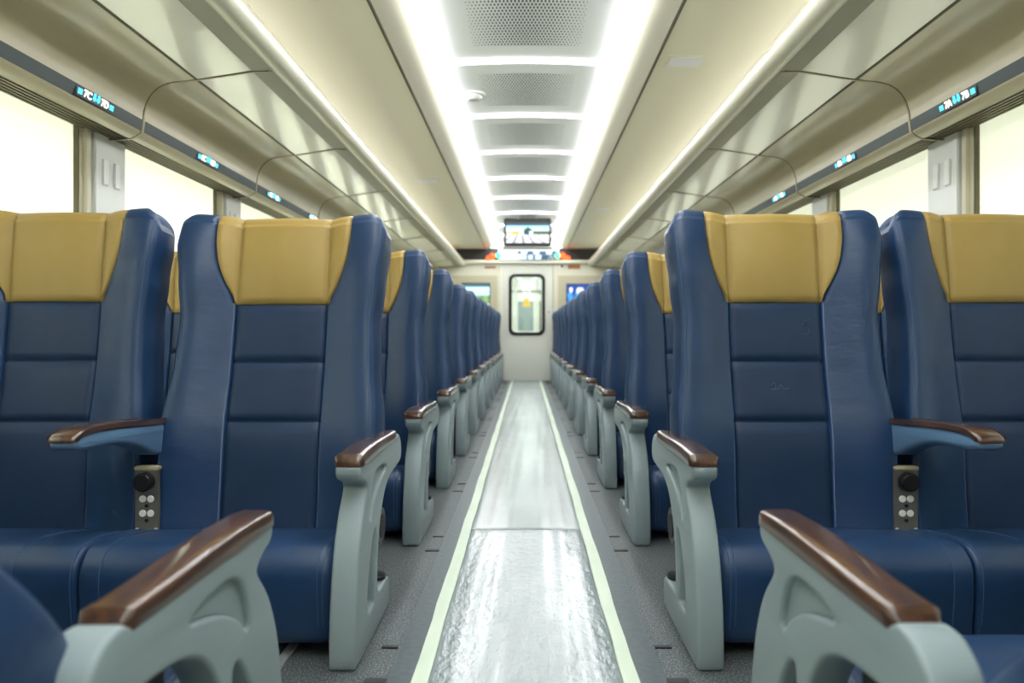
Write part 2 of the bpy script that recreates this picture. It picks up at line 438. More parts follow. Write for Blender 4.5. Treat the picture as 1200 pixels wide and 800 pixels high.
# ------------------------------------------------------------------ overhead racks
def rack_profile():
    return [(1.724, 1.620), (1.714, 1.624), (1.700, 1.630), (1.683, 1.641), (1.676, 1.650), (1.668, 1.700), (1.664, 1.735), (1.652, 1.775), (1.632, 1.810), (1.604, 1.838), (1.570, 1.856), (1.53, 1.866), (1.48, 1.871), (1.436, 1.877)]
def make_rack(s, ya, yb):
    r = empty('overhead_rack', (s*1.40, (ya+yb)/2, 1.62)); yc = (ya+yb)/2; ox = 1.40
    h = (yb-ya)/2; g = .004
    f = lambda pts: [(s*(p[0]-ox), p[1]-1.62) for p in pts]
    sm = [tuple(p) for p in catmull(rack_profile(), 4, False)]
    extrude_y('shell', f(sm+[(1.436, 1.90), (1.60, 1.90), (1.724, 1.75)]), -h+g, h-g, M['rack'], r)
    extrude_y('frosted_panel', f([(1.19, 1.914), (1.428, 1.877), (1.428, 1.892), (1.19, 1.93)]), -h+g, h-g, M['glass'], r, False)
    extrude_y('panel_edge_trim', f([(1.426, 1.8755), (1.438, 1.8735), (1.438, 1.892), (1.426, 1.894)]), -h+g, h-g, M['seam'], r, False)
    tb = [(1.074+.054*math.cos(a), 1.960+.054*math.sin(a)) for a in [2*PI*k/28 for k in range(28)]]
    extrude_y('tube_rail', f(tb), -h, h, M['tube'], r)
    extrude_y('rail_flange', f([(1.09, 1.916), (1.15, 1.913), (1.192, 1.912), (1.192, 1.93), (1.09, 1.95)]), -h+g, h-g, M['beam'], r)
    extrude_y('shelf_back', f([(1.192, 1.935), (1.74, 1.905), (1.74, 1.915), (1.192, 1.945)]), -h, h, M['seam'], r, False)
    ds = extrude_y('display_strip', f([(1.674, 1.652), (1.664, 1.699), (1.672, 1.701), (1.682, 1.654)]), -h+.012, h-.012, M['strip'], r, False)
    # ribbed grille below
    pr = []
    for k in range(6):
        x = 1.726+k*.0215
        pr += [(x, 1.622), (x+.011, 1.622), (x+.0115, 1.660), (x+.021, 1.660)]
    pr += [(1.853, 1.660), (1.853, 1.67), (1.726, 1.67)]
    extrude_y('grille', f(pr), -h, h, M['grille'], r, False)
    # raised bead along the joint between modules
    outl = [(1.82, 1.615), (1.78, 1.615)]+sm[::2]+[(1.43, 1.8755), (1.35, 1.8885), (1.27, 1.9005), (1.192, 1.9115), (1.12, 1.9125)]
    tube_path('joint_bead', [(p[0], h-.0045, p[1]) for p in f(outl)], .0042, M['racklip'], r, 6)
    tube_path('joint_shadow_gap', [(p[0], h-.0105, p[1]+.001) for p in f(outl)], .0030, M['seam'], r, 5)
    return r, ds
RACKS = []
for s, nm in ((-1, 'left'), (1, 'right')):
    ed = [2.977+1.25*k for k in range(-3, 7)]; ed = [Y0]+ed+[Y1-.02]
    proto = None
    cnt = 0
    for k in range(len(ed)-1):
        ya, yb = ed[k], ed[k+1]
        if abs((yb-ya)-1.25) < .01 and proto:
            r = copy_tree(proto); r.location = (s*1.40, (ya+yb)/2, 1.62); ds = [c for c in r.children if c.name.startswith('display_strip')][0]
        else:
            r, ds = make_rack(s, ya, yb)
            if abs((yb-ya)-1.25) < .01: proto = r
        RACKS.append((s, ya, yb, r, ds))
nth = ['nearest in view', 'second module from the front', 'third module from the front', 'fourth module from the front', 'fifth module from the front', 'sixth module from the front', 'seventh module from the front', 'eighth module from the front', 'last module by the end wall']
for s, nm in ((-1, 'left'), (1, 'right')):
    rs = [q for q in RACKS if q[0] == s]; j = 0
    for (_, ya, yb, r, ds) in rs:
        if yb < 2.4:
            tag(r, 'beige overhead luggage rack on the %s wall over and behind the camera' % nm, 'luggage rack', 'racks over the viewer, %s wall' % nm)
        else:
            if yb > 9.5: lb = nth[8] if yb > Y1-.1 else 'next to last'
            else: lb = nth[j]
            tag(r, 'beige overhead luggage rack with frosted panel, %s wall, %s' % (nm, lb), 'luggage rack', 'overhead luggage racks'); j += 1
# seat number displays set into the strips (a part of the rack module that carries them)
for s in (-1, 1):
    for k in range(-1, 9):
        y = 2.64+.93*k
        own = [q for q in RACKS if q[0] == s and q[1] <= y < q[2]]
        if not own or y > Y1-.2: continue
        _, ya, yb, r, ds = own[0]; yc = (ya+yb)/2; y = max(ya+.14, min(yb-.14, y))
        xs = s*(1.668-1.40)-s*.0015; zc = 1.676-1.62
        # local text frame: +x of text -> along wall, +y -> up (tilted like the strip)
        ux = Vector((0, 1, 0)) if s < 0 else Vector((0, -1, 0))
        uy = Vector((-s*.2, 0, .98)).normalized(); uz = ux.cross(uy)
        def fr(off): return Matrix.Translation(Vector((xs, y-yc, zc))+ux*off+uz*.004) @ Matrix((ux, uy, uz)).transposed().to_4x4()
        row = 7+k
        a, b = ('C', 'D') if s < 0 else ('A', 'B')
        dsp = boxes('seat_number_display', [(xs-.002, xs+.002, y-yc-.115, y-yc+.115, zc-.021, zc+.021)], M['strip'], r, .0008, 1)
        text_mesh('seat_number', '%d%s' % (row, a), .038, M['whiteled'], dsp, fr(-.052))
        text_mesh('seat_number', '%d%s' % (row, b), .038, M['whiteled'], dsp, fr(.052))
        bm = bmesh.new()
        def rect(u0, u1, v0, v1):
            q = [bm.verts.new(fr(0) @ Vector((u, v, 0))) for u, v in ((u0, v0), (u1, v0), (u1, v1), (u0, v1))]; bm.faces.new(q)
        for c in (-.012, .012):           # two little seat figures
            for h0, h1, w_ in ((.008, .019, .007), (-.006, .006, .009), (-.017, -.008, .006)): rect(c-w_, c+w_, h0, h1)
        for c in (-.096, .096):
            for q in (-.010, .001): rect(c-.012+q*0, c+.012, q-.0005, q+.0085)
        bmobj('seat_symbol', bm, M['cyan'], dsp)

# ------------------------------------------------------------------ seats
L_B = .955
V_G, V_S2, V_S1 = .675, .50, .325
def hw(v):
    pts = [(0, .305), (.15, .31), (.33, .308), (.5, .292), (.62, .288), (.75, .30), (.85, .312), (.96, .312)]
    for (a, x), (b, y) in zip(pts, pts[1:]):
        if v <= b: t = (v-a)/(b-a); t = t*t*(3-2*t); return x+(y-x)*t
    return pts[-1][1]
def xg(v):
    pts = [(V_G, .137), (.70, .150), (.73, .166), (.77, .183), (.81, .194), (.86, .201), (.90, .203), (.96, .203)]
    if v <= V_G: return .1435
    for (a, x), (b, y) in zip(pts, pts[1:]):
        if v <= b: return max(.1435, x+(y-x)*(v-a)/(b-a))
    return pts[-1][1]
def ss(a, b, x): t = max(0, min(1, (x-a)/(b-a))); return t*t*(3-2*t)
XC = .135
def front_y(x, v):
    """depth of the padded front (negative = towards the sitter)"""
    a = abs(x); h = hw(v)
    head = ss(.60, .80, v)
    crest = .048*(1-head)+.058*head
    crest *= (.75+.25*ss(0, .25, v))*(1-.30*ss(.84, .955, v))
    xc = h-.032
    if a < XC: y = 0
    elif a < xc: t = (a-XC)/(xc-XC); y = -crest*(.55*math.sin(PI/2*t)+.45*t*t*(3-2*t))
    else:
        t = (a-xc)/(h-xc); y = -crest+.026*(1-math.sqrt(max(0, 1-t**2.4)))
    y -= .03*math.exp(-((v-.28)/.13)**2)*(.4 if a < XC else .5)         # lumbar swell
    y -= .016*head*(1-a/h)                                         # neck roll
    return y
def build_back():
    xs_rel = []   # column descriptors
    cols = []     # (kind, t)
    for t in [i/9 for i in range(10)]: cols.append(('c', t))     # 0 .. XC-.005
    cols += [('s1', 0), ('s1p', 0)]
    for t in [.25, .5, .75, 1]: cols.append(('w', t))
    cols += [('s2', 0), ('s2p', 0)]
    for t in [i/9 for i in range(1, 10)]: cols.append(('b', t))
    for t in [.2, .4, .58, .74, .86, .94, 1]: cols.append(('e', t))
    def colx(c, v):
        k, t = c; g = xg(v); h = hw(v); xc = h-.032; g2 = g+.005
        if k == 'c': return t*(XC-.005)
        if k == 's1': return XC
        if k == 's1p': return XC+.004
        if k == 'w': return XC+.004+(g-.0045-XC-.004)*t
        if k == 's2': return g
        if k == 's2p': return g2
        if k == 'b': return g2+(xc-g2)*t
        return xc+(h-xc)*t
    full = [(-1, c) for c in reversed(cols[1:])]+[(1, c) for c in cols]
    vs = []
    def rng(a, b, n): return [a+(b-a)*i/n for i in range(n)]
    e = .005
    vs += rng(0.0, V_S1-e, 10)+[V_S1-e, V_S1, V_S1+e]+rng(V_S1+e, V_S2-e, 8)[1:]+[V_S2-e, V_S2, V_S2+e]+rng(V_S2+e, V_G-e, 8)[1:]+[V_G-e, V_G, V_G+e]
    vs += rng(V_G+e, L_B-.04, 14)[1:]+[L_B-.04]
    r = .034
    top = [(L_B-.04+.006, 0)]+[(L_B-r+r*math.sin(PI/2*i/6), r*(1-math.cos(PI/2*i/6))) for i in range(7)]
    rows = [(v, 0) for v in vs]+top
    rb = .02; bot = [(.0, .018), (.003, .008)]; rows = [(0, .018), (.004, .007)]+[(v if v > .012 else .012, 0) for v in vs]+top
    bm = bmesh.new(); F = []; Bk = []; SL = []; SR = []
    def zof(x, v):
        h = hw(v); a = abs(x); rc = .040; d = .006*(1-ss(.12, .2, a))
        if a > h-rc: d += rc-math.sqrt(max(0, rc*rc-(a-(h-rc))**2))
        return v-d*ss(.82, L_B, v)
    for v, ins in rows:
        fr_, bk_ = [], []
        for sg, c in full:
            x = sg*colx(c, v); y = front_y(x, v)
            k = c[0]
            inhead = v > V_G
            # pads swell between seams
            a = abs(x)
            if a < XC:
                if inhead: seg = (V_G, L_B+.03)
                elif v > V_S2: seg = (V_S2, V_G)
                elif v > V_S1: seg = (V_S1, V_S2)
                else: seg = (-.02, V_S1)
                t = (v-seg[0])/(seg[1]-seg[0]); sw = max(0, math.sin(PI*max(0, min(1, t))))**.5
                sx = max(0, math.cos(PI/2*min(1, a/XC)))**.5
                y -= .007*sw*sx if not inhead else .012*sw*sx
            if k == 's1': y += .009
            if k == 's2' and inhead: y += .010
            if k in ('w',) and inhead: y -= .004*math.sin(PI*c[1])
            if a <= XC+.001 and any(abs(v-q) < 1e-6 for q in (V_S1, V_S2, V_G)): y += .009
            sc = 1-ins/max(.1, hw(v))*(abs(x)/hw(v))**6
            z = zof(x, v)
            fr_.append(bm.verts.new((x*sc, y+ins, z)))
            yb = .085+.02*(1-(abs(x)/hw(v))**2)-.02*ss(.5, .95, v)
            bk_.append(bm.verts.new((x*sc*.985, yb-ins, z)))
        F.append(fr_); Bk.append(bk_)
        def side(sg, fv, bv):
            out = []
            for t in (.25, .5, .75):
                y = fv.co.y+(bv.co.y-fv.co.y)*t; bul = .006*math.sin(PI*t)
                out.append(bm.verts.new((fv.co.x+(bv.co.x-fv.co.x)*t+sg*bul*(1 if ins < .02 else .3), y, fv.co.z)))
            return out
        SL.append(side(-1, fr_[0], bk_[0])); SR.append(side(1, fr_[-1], bk_[-1]))
    n = len(full); reg = {}
    def kind_of(i, v):
        (sa, a), (sb, b) = full[i], full[i+1]
        x = {'c': 0, 's1': 1, 's1p': 2, 'w': 3, 's2': 4, 's2p': 5, 'b': 6, 'e': 7}; m_ = max(x[a[0]], x[b[0]]); return m_
    for j in range(len(rows)-1):
        v = (rows[j][0]+rows[j+1][0])/2
        for i in range(n-1):
            f = bm.faces.new((F[j][i], F[j][i+1], F[j+1][i+1], F[j+1][i])); m_ = kind_of(i, v)
            if v > V_G and m_ <= 4: f.material_index = 2
            elif m_ <= 1: f.material_index = 1
            f2 = bm.faces.new((Bk[j][i], Bk[j+1][i], Bk[j+1][i+1], Bk[j][i+1]))
            if v > V_G+.02 and m_ <= 4: f2.material_index = 2
        for side_, fi in ((SL, 0), (SR, n-1)):
            ca = [F[j][fi]]+side_[j]+[Bk[j][fi]]; cb = [F[j+1][fi]]+side_[j+1]+[Bk[j+1][fi]]
            for q in range(4): bm.faces.new((ca[q], ca[q+1], cb[q+1], cb[q]))
    for jj in (0, len(rows)-1):
        for i in range(n-1):
            f = bm.faces.new((F[jj][i], F[jj][i+1], Bk[jj][i+1], Bk[jj][i]))
            if jj and kind_of(i, 1) <= 4: f.material_index = 2
        bm.faces.new([F[jj][0]]+SL[jj]+[Bk[jj][0]]); bm.faces.new([F[jj][-1]]+SR[jj]+[Bk[jj][-1]])
    bmesh.ops.recalc_face_normals(bm, faces=bm.faces)
    pip = []
    ei = [i for i, (sg, c) in enumerate(full) if c == ('e', .58)]
    for i in ei: pip.append([F[j][i].co.copy() for j in range(3, len(rows)-2)])
    out = []
    for idx in range(3):
        b2 = bm.copy(); dele = [f for f in b2.faces if f.material_index != idx]
        bmesh.ops.delete(b2, geom=dele, context='FACES')
        for f in b2.faces: f.material_index = 0; f.smooth = True
        me = bpy.data.meshes.new(('backrest', 'centre_panel', 'headrest')[idx]); b2.to_mesh(me); b2.free(); out.append(me)
    bm.free(); return out, pip
(back_me, centre_me, head_me), PIP = build_back()
back_me.materials.append(M['blue']); centre_me.materials.append(M['blue_mid']); head_me.materials.append(M['gold'])

# side profile of the end panel, coordinates (s = back from the foot front, z)
PANEL = [(.0, .012), (.0, .10), (.012, .18), (.035, .26), (.070, .33), (.112, .38), (.118, .398), (.092, .414), (.060, .426), (.050, .446), (.060, .460),
         (.12, .463), (.30, .461), (.47, .460), (.505, .468), (.535, .464), (.562, .442), (.572, .415), (.565, .390), (.54, .378), (.50, .374), (.45, .370), (.40, .364), (.355, .352), (.310, .325), (.270, .275),
         (.240, .20), (.232, .125), (.248, .092), (.355, .090), (.382, .075), (.386, .03), (.370, .004), (.25, .0), (.10, .0), (.02, .002)]
SLOT = [(.122, .088), (.185, .082), (.197, .10), (.200, .17), (.214, .225), (.212, .265), (.190, .262), (.155, .215), (.128, .15)]
FAN = [(.150, .318), (.163, .306), (.195, .338), (.245, .368), (.300, .386), (.345, .398), (.335, .410), (.28, .416), (.215, .414), (.175, .385)]
PANEL_L = [p for p in catmull(PANEL, 4)]; SLOT_L = catmull(SLOT, 4); FAN_L = catmull(FAN, 4)
def arm_bm(s, w0, w1):
    """varnished arm cap lying on the panel top"""
    bm = bmesh.new(); rings = []
    N = 40
    for i in range(N+1):
        t = i/N; y = .050+(.498-.050)*t
        e = min(1, min(t, 1-t)/.03); e = math.sqrt(max(0, 1-(1-e)**2))
        wd = (w0+w1)/2*(.80+.20*e)*(1.04-.10*t); h = .023*(.35+.65*e)
        z0 = .4625-.002*t; zz = z0+.010*math.sin(PI*min(1, t*1.1))*(1-t)
        ring = []
        for k in range(14):
            a = PI*k/13; cx = math.cos(a); sz = math.sin(a)
            ring.append((s*.0+wd*(abs(cx)**.42)*(1 if cx > 0 else -1), y, zz+h*(sz**.5 if sz > 0 else 0)))
        ring.append((-wd, y, z0-.006)); ring.append((wd, y, z0-.006))
        rings.append([bm.verts.new(p) for p in ring])
    n = len(rings[0])
    for a, b in zip(rings, rings[1:]):
        for k in range(n): bm.faces.new((a[k], a[(k+1) % n], b[(k+1) % n], b[k]))
    bm.faces.new(rings[0]); bm.faces.new(rings[-1]); return bm

XA = 1.055       # centre line of a unit
def make_unit(aisle):
    """double seat facing -Y; aisle = +1 when the aisle is on its +X side"""
    t = empty('double_seat', (0, 0, 0))
    cx = {'aisle': aisle*.320, 'window': -aisle*.335}; cu_x = {'aisle': aisle*.307, 'window': -aisle*.3235}
    for key in ('aisle', 'window'):
        x = cx[key]
        b = link('backrest', back_me, None, t); b.location = (x, .375, .195)
        c = link('centre_panel', centre_me, None, b); h = link('headrest', head_me, None, b)
        for p in PIP: tube_path('piping', p, .0016, M['stitch'], b, 6)
        prof = [(.055, .05), (.048, .10), (.042, .17), (.046, .215), (.066, .247), (.10, .262), (.16, .262), (.24, .250), (.34, .228), (.42, .215), (.47, .20), (.475, .10), (.46, .045), (.40, .035), (.20, .03), (.09, .03)]
        pl = [tuple(p) for p in catmull(prof, 4)]
        w = .305 if key == 'aisle' else .3215; x = cu_x[key]
        a_ = round_stations(x-w, x+w, .045, 6, 6); b_ = round_stations(x-w, x+w, .012, 6, 6); hf = len(a_)//2
        inner_pos = (x < 0)            # the side that meets the other cushion
        st = (a_[:hf]+b_[hf:]) if inner_pos else (b_[:hf]+a_[hf:])
        bm = sweep_x(pl, st)
        sc = bmobj('seat_cushion', bm, M['blue'], t, True)
        # raised stitched seams near both sides of the cushion
        top = [p for p in catmull([(.0535, .07), (.048, .10), (.042, .17), (.046, .215), (.066, .247), (.10, .262), (.16, .262), (.24, .250), (.34, .228)], 4, False)]
        for xo in ((-aisle*(w-.052), aisle*(w-.035), aisle*(w-.047)) if key == 'aisle' else (aisle*(w-.012), aisle*(w-.15), -aisle*(w-.035))):
            tube_path('cushion_seam', [(x+xo, p.x-.0005, p.y+.0005) for p in top], .0013, M['stitch'], sc, 5)
    for side, xp in (('aisle', aisle*.635), ('wall', -aisle*.678)):
        s2 = 1 if xp > 0 else -1
        pn = plate2d('end_panel', [PANEL_L, SLOT_L, FAN_L], .031, .008, M['shell'], t, lambda u, v, w_: (xp+w_, u, v))
        fan = [(.235+(p.x-.235)*1.12, .375+(p.y-.375)*1.15) for p in FAN_L]
        plate2d('recessed_web', [fan], .020, .004, M['recess'], pn, lambda u, v, w_: (xp+w_, u, v))
        bm = arm_bm(0, .034, .034); bmesh.ops.translate(bm, vec=(xp, 0, 0), verts=bm.verts)
        bmobj('arm_cap', bm, M['wood'], pn, True)
        ft = cyl('foot_cap', (xp, .345, .096), 'z', .028, .014, M['black'], pn, bevel=.003)
        hb = cyl('recline_hub', (xp-s2*.004, .350, .235), 'x', .056, .040, M['black'], t, 36, .006)
        cyl('hub_cover', (xp-s2*.004, .350, .235), 'x', .036, .046, M['dark'], hb, 28, .004)
        boxes('hub_bracket', [(min(xp-s2*.03, xp-s2*.015), max(xp-s2*.03, xp-s2*.015), .33, .47, .20, .40)], M['dark'], t, .004)
    # folding middle armrest
    A = [(-.005, .512), (.004, .530), (.05, .538), (.16, .535), (.28, .526), (.38, .520), (.40, .49), (.385, .44), (.34, .435), (.27, .465), (.18, .490), (.08, .498), (.02, .500)]
    ar = bmobj('middle_armrest', sweep_x([tuple(p) for p in catmull(A, 4)], round_stations(-.032, .032, .012, 4)), M['armblue'], t, True)
    B = [(-.010, .522), (-.004, .538), (.03, .549), (.10, .552), (.20, .546), (.30, .537), (.375, .530), (.375, .520), (.28, .526), (.16, .534), (.05, .536), (.006, .524)]
    bmobj('arm_cap', sweep_x([tuple(p) for p in catmull(B, 4)], round_stations(-.034, .034, .014, 4)), M['wood'], ar, True)
    # bracket plate between the backs with knob and screws
    pl = boxes('bracket_plate', [(-.034, .034, .342, .352, .20, .395)], M['plate'], t, .002)
    boxes('plate_cap', [(-.034, .034, .338, .365, .392, .402)], M['capbeige'], pl, .002)
    cyl('knob', (0, .328, .362), 'y', .026, .028, M['black'], pl, 28, .005)
    for xx in (-.011, .011):
        for zz in (.312, .272): cyl('screw', (xx, .341, zz), 'y', .0095, .004, M['screw'], pl, 16, .001)
    for zz in (.293, .252): cyl('hole_plug', (0, .341, zz), 'y', .005, .003, M['black'], pl, 12)
    for xx in (-.026, .026): cyl('rivet', (xx, .341, .228), 'y', .0045, .003, M['screw'], pl, 10)
    fr = boxes('underframe', [(-.60, .60, .13, .43, .055, .085), (-.58, .58, .16, .20, .03, .06), (-.58, .58, .36, .40, .03, .06)], M['dark'], t, .004)
    for x in (-.50, .50): boxes('leg_block', [(x-.03, x+.03, .13, .42, .0, .06)], M['dark'], t, .004)
    return t
unitL = make_unit(1)     # left of the aisle (aisle at +X)
unitR = make_unit(-1)
P = .92; F1 = 1.69*P; NR = 11
ordn = ['first', 'second', 'third', 'fourth', 'fifth', 'sixth', 'seventh', 'eighth', 'ninth', 'tenth', 'eleventh']
rec = {(-1, 11): (3, 3), (1, 11): (3, 3), (-1, 1): (10.5, 7.0), (1, 1): (8.0, 8.0), (-1, 2): (9, 8), (1, 2): (10.5, 8), (-1, 3): (8.5, 8), (1, 3): (8.5, 9), (-1, 4): (12.5, 9), (1, 4): (8.5, 9)}
used = set()
for n in range(0, NR+1):
    for s, nm in ((-1, 'left'), (1, 'right')):
        if n == 0: src, key = (unitR, 'R') if s < 0 else (unitL, 'L')
        else: src, key = (unitL, 'L') if s < 0 else (unitR, 'R')
        if n >= 1 and key not in used: u = src; used.add(key)
        else: u = copy_tree(src)
        if n == 0:
            u.location = (-1.120 if s < 0 else 1.085, 1.275 if s < 0 else 1.28, 0); u.scale = (1, 1, .94); u.rotation_euler = (0, 0, PI)
            tag(u, 'navy double seat in the near %s corner, facing away from the viewer, mostly cropped' % nm, 'seat', 'double seats')
            angs = (32, 32) if s < 0 else (38, 38)
        else:
            u.location = (s*XA, F1+P*(n-1), 0)
            if n == 1: lb = 'navy double seat, gold headrests in full view, first facing row %s of the aisle' % nm
            else: lb = 'navy double seat with gold headrests, %s facing row back, %s of the aisle' % (ordn[n-1] if n < NR else 'farthest', nm)
            tag(u, lb, 'seat', 'double seats')
            angs = rec.get((s, n), (8+random.uniform(-1.5, 2.5), 8+random.uniform(-1.5, 2.5)))
        bs = [c for c in u.children if c.name.startswith('backrest')]
        ais = sorted(bs, key=lambda c: abs(c.location.x-(.320 if (c.location.x > 0) else -.320)))
        for c in bs:
            if n == 0: c.location.y = .43 if s < 0 else .47
            isa = abs(abs(c.location.x)-.320) < .005
            c.rotation_euler = (-math.radians(angs[0] if isa else angs[1]), 0, 0)

# ------------------------------------------------------------------ aisle: film, tape, floor marks
boxes('aisle_edge_vinyl', [(-.31, .31, Y0, Y1, 0, .0015)], M['aisle_edge'])['kind'] = 'structure'
bpy.data.objects['aisle_edge_vinyl'].name = 'trim_aisle'
def sheet(name, x0, x1, y0, y1, z, m):
    nx, ny = 30, max(4, int((y1-y0)/.04)); bm = bmesh.new(); g = []
    rnd = random.Random(3)
    ph = [rnd.uniform(0, 6.28) for _ in range(8)]
    for j in range(ny+1):
        y = y0+(y1-y0)*j/ny; row = []
        for i in range(nx+1):
            x = x0+(x1-x0)*i/nx
            zz = z+.0005*(math.sin(x*55+y*1.7+ph[0])+math.sin(x*93-y*2.9+ph[1])+math.sin(y*23+x*13+ph[2])*.6)+.0035
            if i in (0, nx) or j in (0, ny): zz = z
            row.append(bm.verts.new((x, y, zz)))
        g.append(row)
    for j in range(ny):
        for i in range(nx): bm.faces.new((g[j][i], g[j][i+1], g[j+1][i+1], g[j+1][i]))
    o = bmobj(name, bm, m, None, True)
    md = o.modifiers.new('thickness', 'SOLIDIFY'); md.thickness = .0008; md.offset = -1
    return o
tag(sheet('floor_film', -.228, .222, Y0+.1, 2.70, .0024, M['film']), 'crinkled shiny clear plastic film taped over the aisle floor, near the camera', 'plastic film')
tag(sheet('floor_film', -.228, .222, 2.66, Y1-.03, .0022, M['film_far']), 'smoother pale plastic film covering the far part of the aisle floor', 'plastic film')
def tape(x0, x1, nm):
    bm = bmesh.new(); rnd = random.Random(int(x0*1000)); a = []; n = 120
    for j in range(n+1):
        y = Y0+.1+(Y1-.03-Y0-.1)*j/n; w1 = .0015*math.sin(j*.9)+rnd.uniform(-.001, .001); w2 = .0015*math.sin(j*.7+2)+rnd.uniform(-.001, .001)
        a.append([bm.verts.new(p) for p in ((x0+w1, y, .0045), (x0+w1, y, .0105), (x1+w2, y, .0105), (x1+w2, y, .0045))])
    for p, q in zip(a, a[1:]):
        for k in range(4): bm.faces.new((p[k], p[(k+1) % 4], q[(k+1) % 4], q[k]))
    bm.faces.new(a[0]); bm.faces.new(a[-1])
    tag(bmobj('tape_strip', bm, M['tape'], None, False), 'long pale green tape strip along the %s edge of the aisle film' % nm, 'tape', 'aisle tape strips')
tape(-.252, -.216, 'left'); tape(.211, .247, 'right')
bm_slots = []
for n in range(0, 11):
    for s in (-1, 1):
        y = 2.42+P*(n-1)
        bm_slots += [(s*.335-.024, s*.335+.024, y, y+.022, 0, .0032), (s*.335-.020, s*.335+.020, y+.17, y+.184, 0, .0032)]
o = boxes('trim_floor_slots', bm_slots, M['black']); o['kind'] = 'structure'
for s, nm in ((-1, 'left'), (1, 'right')):
    o = boxes('trim_seat_rail_'+nm, [(s*.575-.012, s*.575+.012, Y0+.05, Y1-.05, 0, .006)], M['rail'], None, .001, 1); o['kind'] = 'structure'
# scribbled chalk marks on the right front seat
def scrib(pts):
    ps = catmull(pts, 6, False); return ps
ur = unitR
bsR = [c for c in ur.children if c.name.startswith('backrest') and abs(abs(c.location.x)-.32) < .005][0]
for k, (cxx, czz, pts) in enumerate(((.088, .60, [(.012, .022), (-.004, .018), (-.01, .004), (.004, -.004), (.004, -.018), (-.012, -.02)]),
                      (-.006, .425, [(-.02, .004), (-.01, .012), (-.008, -.004), (-.02, -.008), (0, -.006), (.008, .006), (.016, -.006), (.03, -.004)]))):
    tube_path('chalk_mark', [(cxx+p.x, front_y(cxx, czz)-.0068-.0006, czz+p.y) for p in scrib(pts)], .0008, M['mark'], bsR, 4)

# ------------------------------------------------------------------ far end wall
K = Y1/800
def wx(px): return (px-617)*K
def wz(py): return EYE+(392-py)*K
def wb(x0, x1, y0, y1, d0, d1): return (wx(x0), wx(x1), Y1-d1, Y1-d0, wz(y1), wz(y0))
dx0, dx1 = wx(587), wx(648.5); dz = wz(309)
struct(boxes('wall_far', [(-2, dx0, Y1, Y1+.08, 0, ZT+.1), (dx1, 2, Y1, Y1+.08, 0, ZT+.1), (dx0, dx1, Y1, Y1+.08, dz, ZT+.1)], M['endwall']))
struct(boxes('wall_back', [(-2, 2, Y0-.06, Y0, 0, ZT+.1)], M['endwall']))
for x0, x1, k in ((527, 583, 2), (654, 710, 3)):
    o = boxes('trim_end_panel_%d' % k, [wb(x0, x1, 323, 450, 0, .02)], M['endbeige'], None, .006); struct(o)
o = boxes('trim_header_ledge', [wb(530, 704, 305, 309, 0, .07)], M['endwall'], None, .008); struct(o)
for x0, x1, nm in ((530, 584, 'left'), (655, 704, 'right')):
    struct(boxes('trim_header_'+nm, [wb(x0, x1, 291, 305, 0, .05)], M['blackpanel'], None, .004))
struct(boxes('trim_end_sill', [wb(590, 645, 447, 449, 0, .03)], M['door'], None, .004))
# door with rounded window
def rrect(x0, x1, z0, z1, r, n=8):
    out = []
    for cx, cz, a0 in ((x1-r, z1-r, 0), (x0+r, z1-r, PI/2), (x0+r, z0+r, PI), (x1-r, z0+r, 3*PI/2)):
        for i in range(n+1):
            a = a0+PI/2*i/n; out.append((cx+r*math.cos(a), cz+r*math.sin(a)))
    return out
dr = struct(empty('door_1', (0, Y1+.03, 0)))
W0, W1, Z0_, Z1_ = wx(597), wx(638), wz(392), wz(321.5)
win = rrect(W0, W1, Z0_, Z1_, .10); leaf = [(dx0+.004, .006), (dx1-.004, .006), (dx1-.004, dz-.004), (dx0+.004, dz-.004)]
tf = lambda y: (lambda u, v, w_: (u, y+w_, v))
plate2d('door_leaf', [leaf, win], .02, .002, M['door'], dr, tf(0))
plate2d('window_gasket', [rrect(W0-.012, W1+.012, Z0_-.012, Z1_+.012, .11), rrect(W0+.040, W1-.040, Z0_+.040, Z1_-.040, .07)], .018, .006, M['gasket'], dr, tf(-.022))
plate2d('pane', [rrect(W0+.02, W1-.02, Z0_+.02, Z1_-.02, .08)], .003, .001, M['pane'], dr, tf(0))
cyl('lock', (wx(643.3), -.026, wz(365.5)), 'y', .014, .014, M['plate'], dr, 16, .003)
boxes('door_gap', [(dx1-.010, dx1-.002, -.021, -.019, .01, dz-.01)], M['seam'], dr)
# corridor seen through the door pane
VY = Y1+.09; VE = Y1+4.6
struct(boxes('wall_vestibule_left', [(-.62, -.56, VY, VE, 0, 2.2)], M['wall']))
struct(boxes('wall_vestibule_right', [(.50, .56, VY, VE, 0, 2.2)], M['wall']))
struct(boxes('wall_vestibule_far', [(-.62, .56, VE, VE+.05, 0, 2.2)], M['pillar']))
struct(boxes('floor_vestibule', [(-.62, .56, VY, VE, -.05, 0)], M['tray']))
struct(boxes('ceiling_vestibule', [(-.62, .56, VY, VE, 2.2, 2.25)], M['tray']))
tag(boxes('ceiling_light', [(-.10, .22, VY+.7, VE-.5, 2.18, 2.198)], M['lampend']), 'glowing ceiling light of the vestibule, seen through the door window', 'light')
hr = tube_path('grab_rail', [(-.575, VY+.02, 1.93), (wx(599)*1.06, VY+.25, 1.86), (-.20, VY+1.3, 1.56)], .03, M['white']); tag(hr, 'white slanting grab rail behind the end door window, top left', 'grab rail')
VS = Y1+1.6; q = VS/800
def vb(x0, x1, y0, y1, a, b): return ((x0-617)*q, (x1-617)*q, VS+a, VS+b, EYE+(392-y1)*q, EYE+(392-y0)*q)
o = empty('hanging_sign', (0, 0, 0))
pb = boxes('board', [vb(606, 634, 345, 353, 0, .02)], M['white'], o, .003)
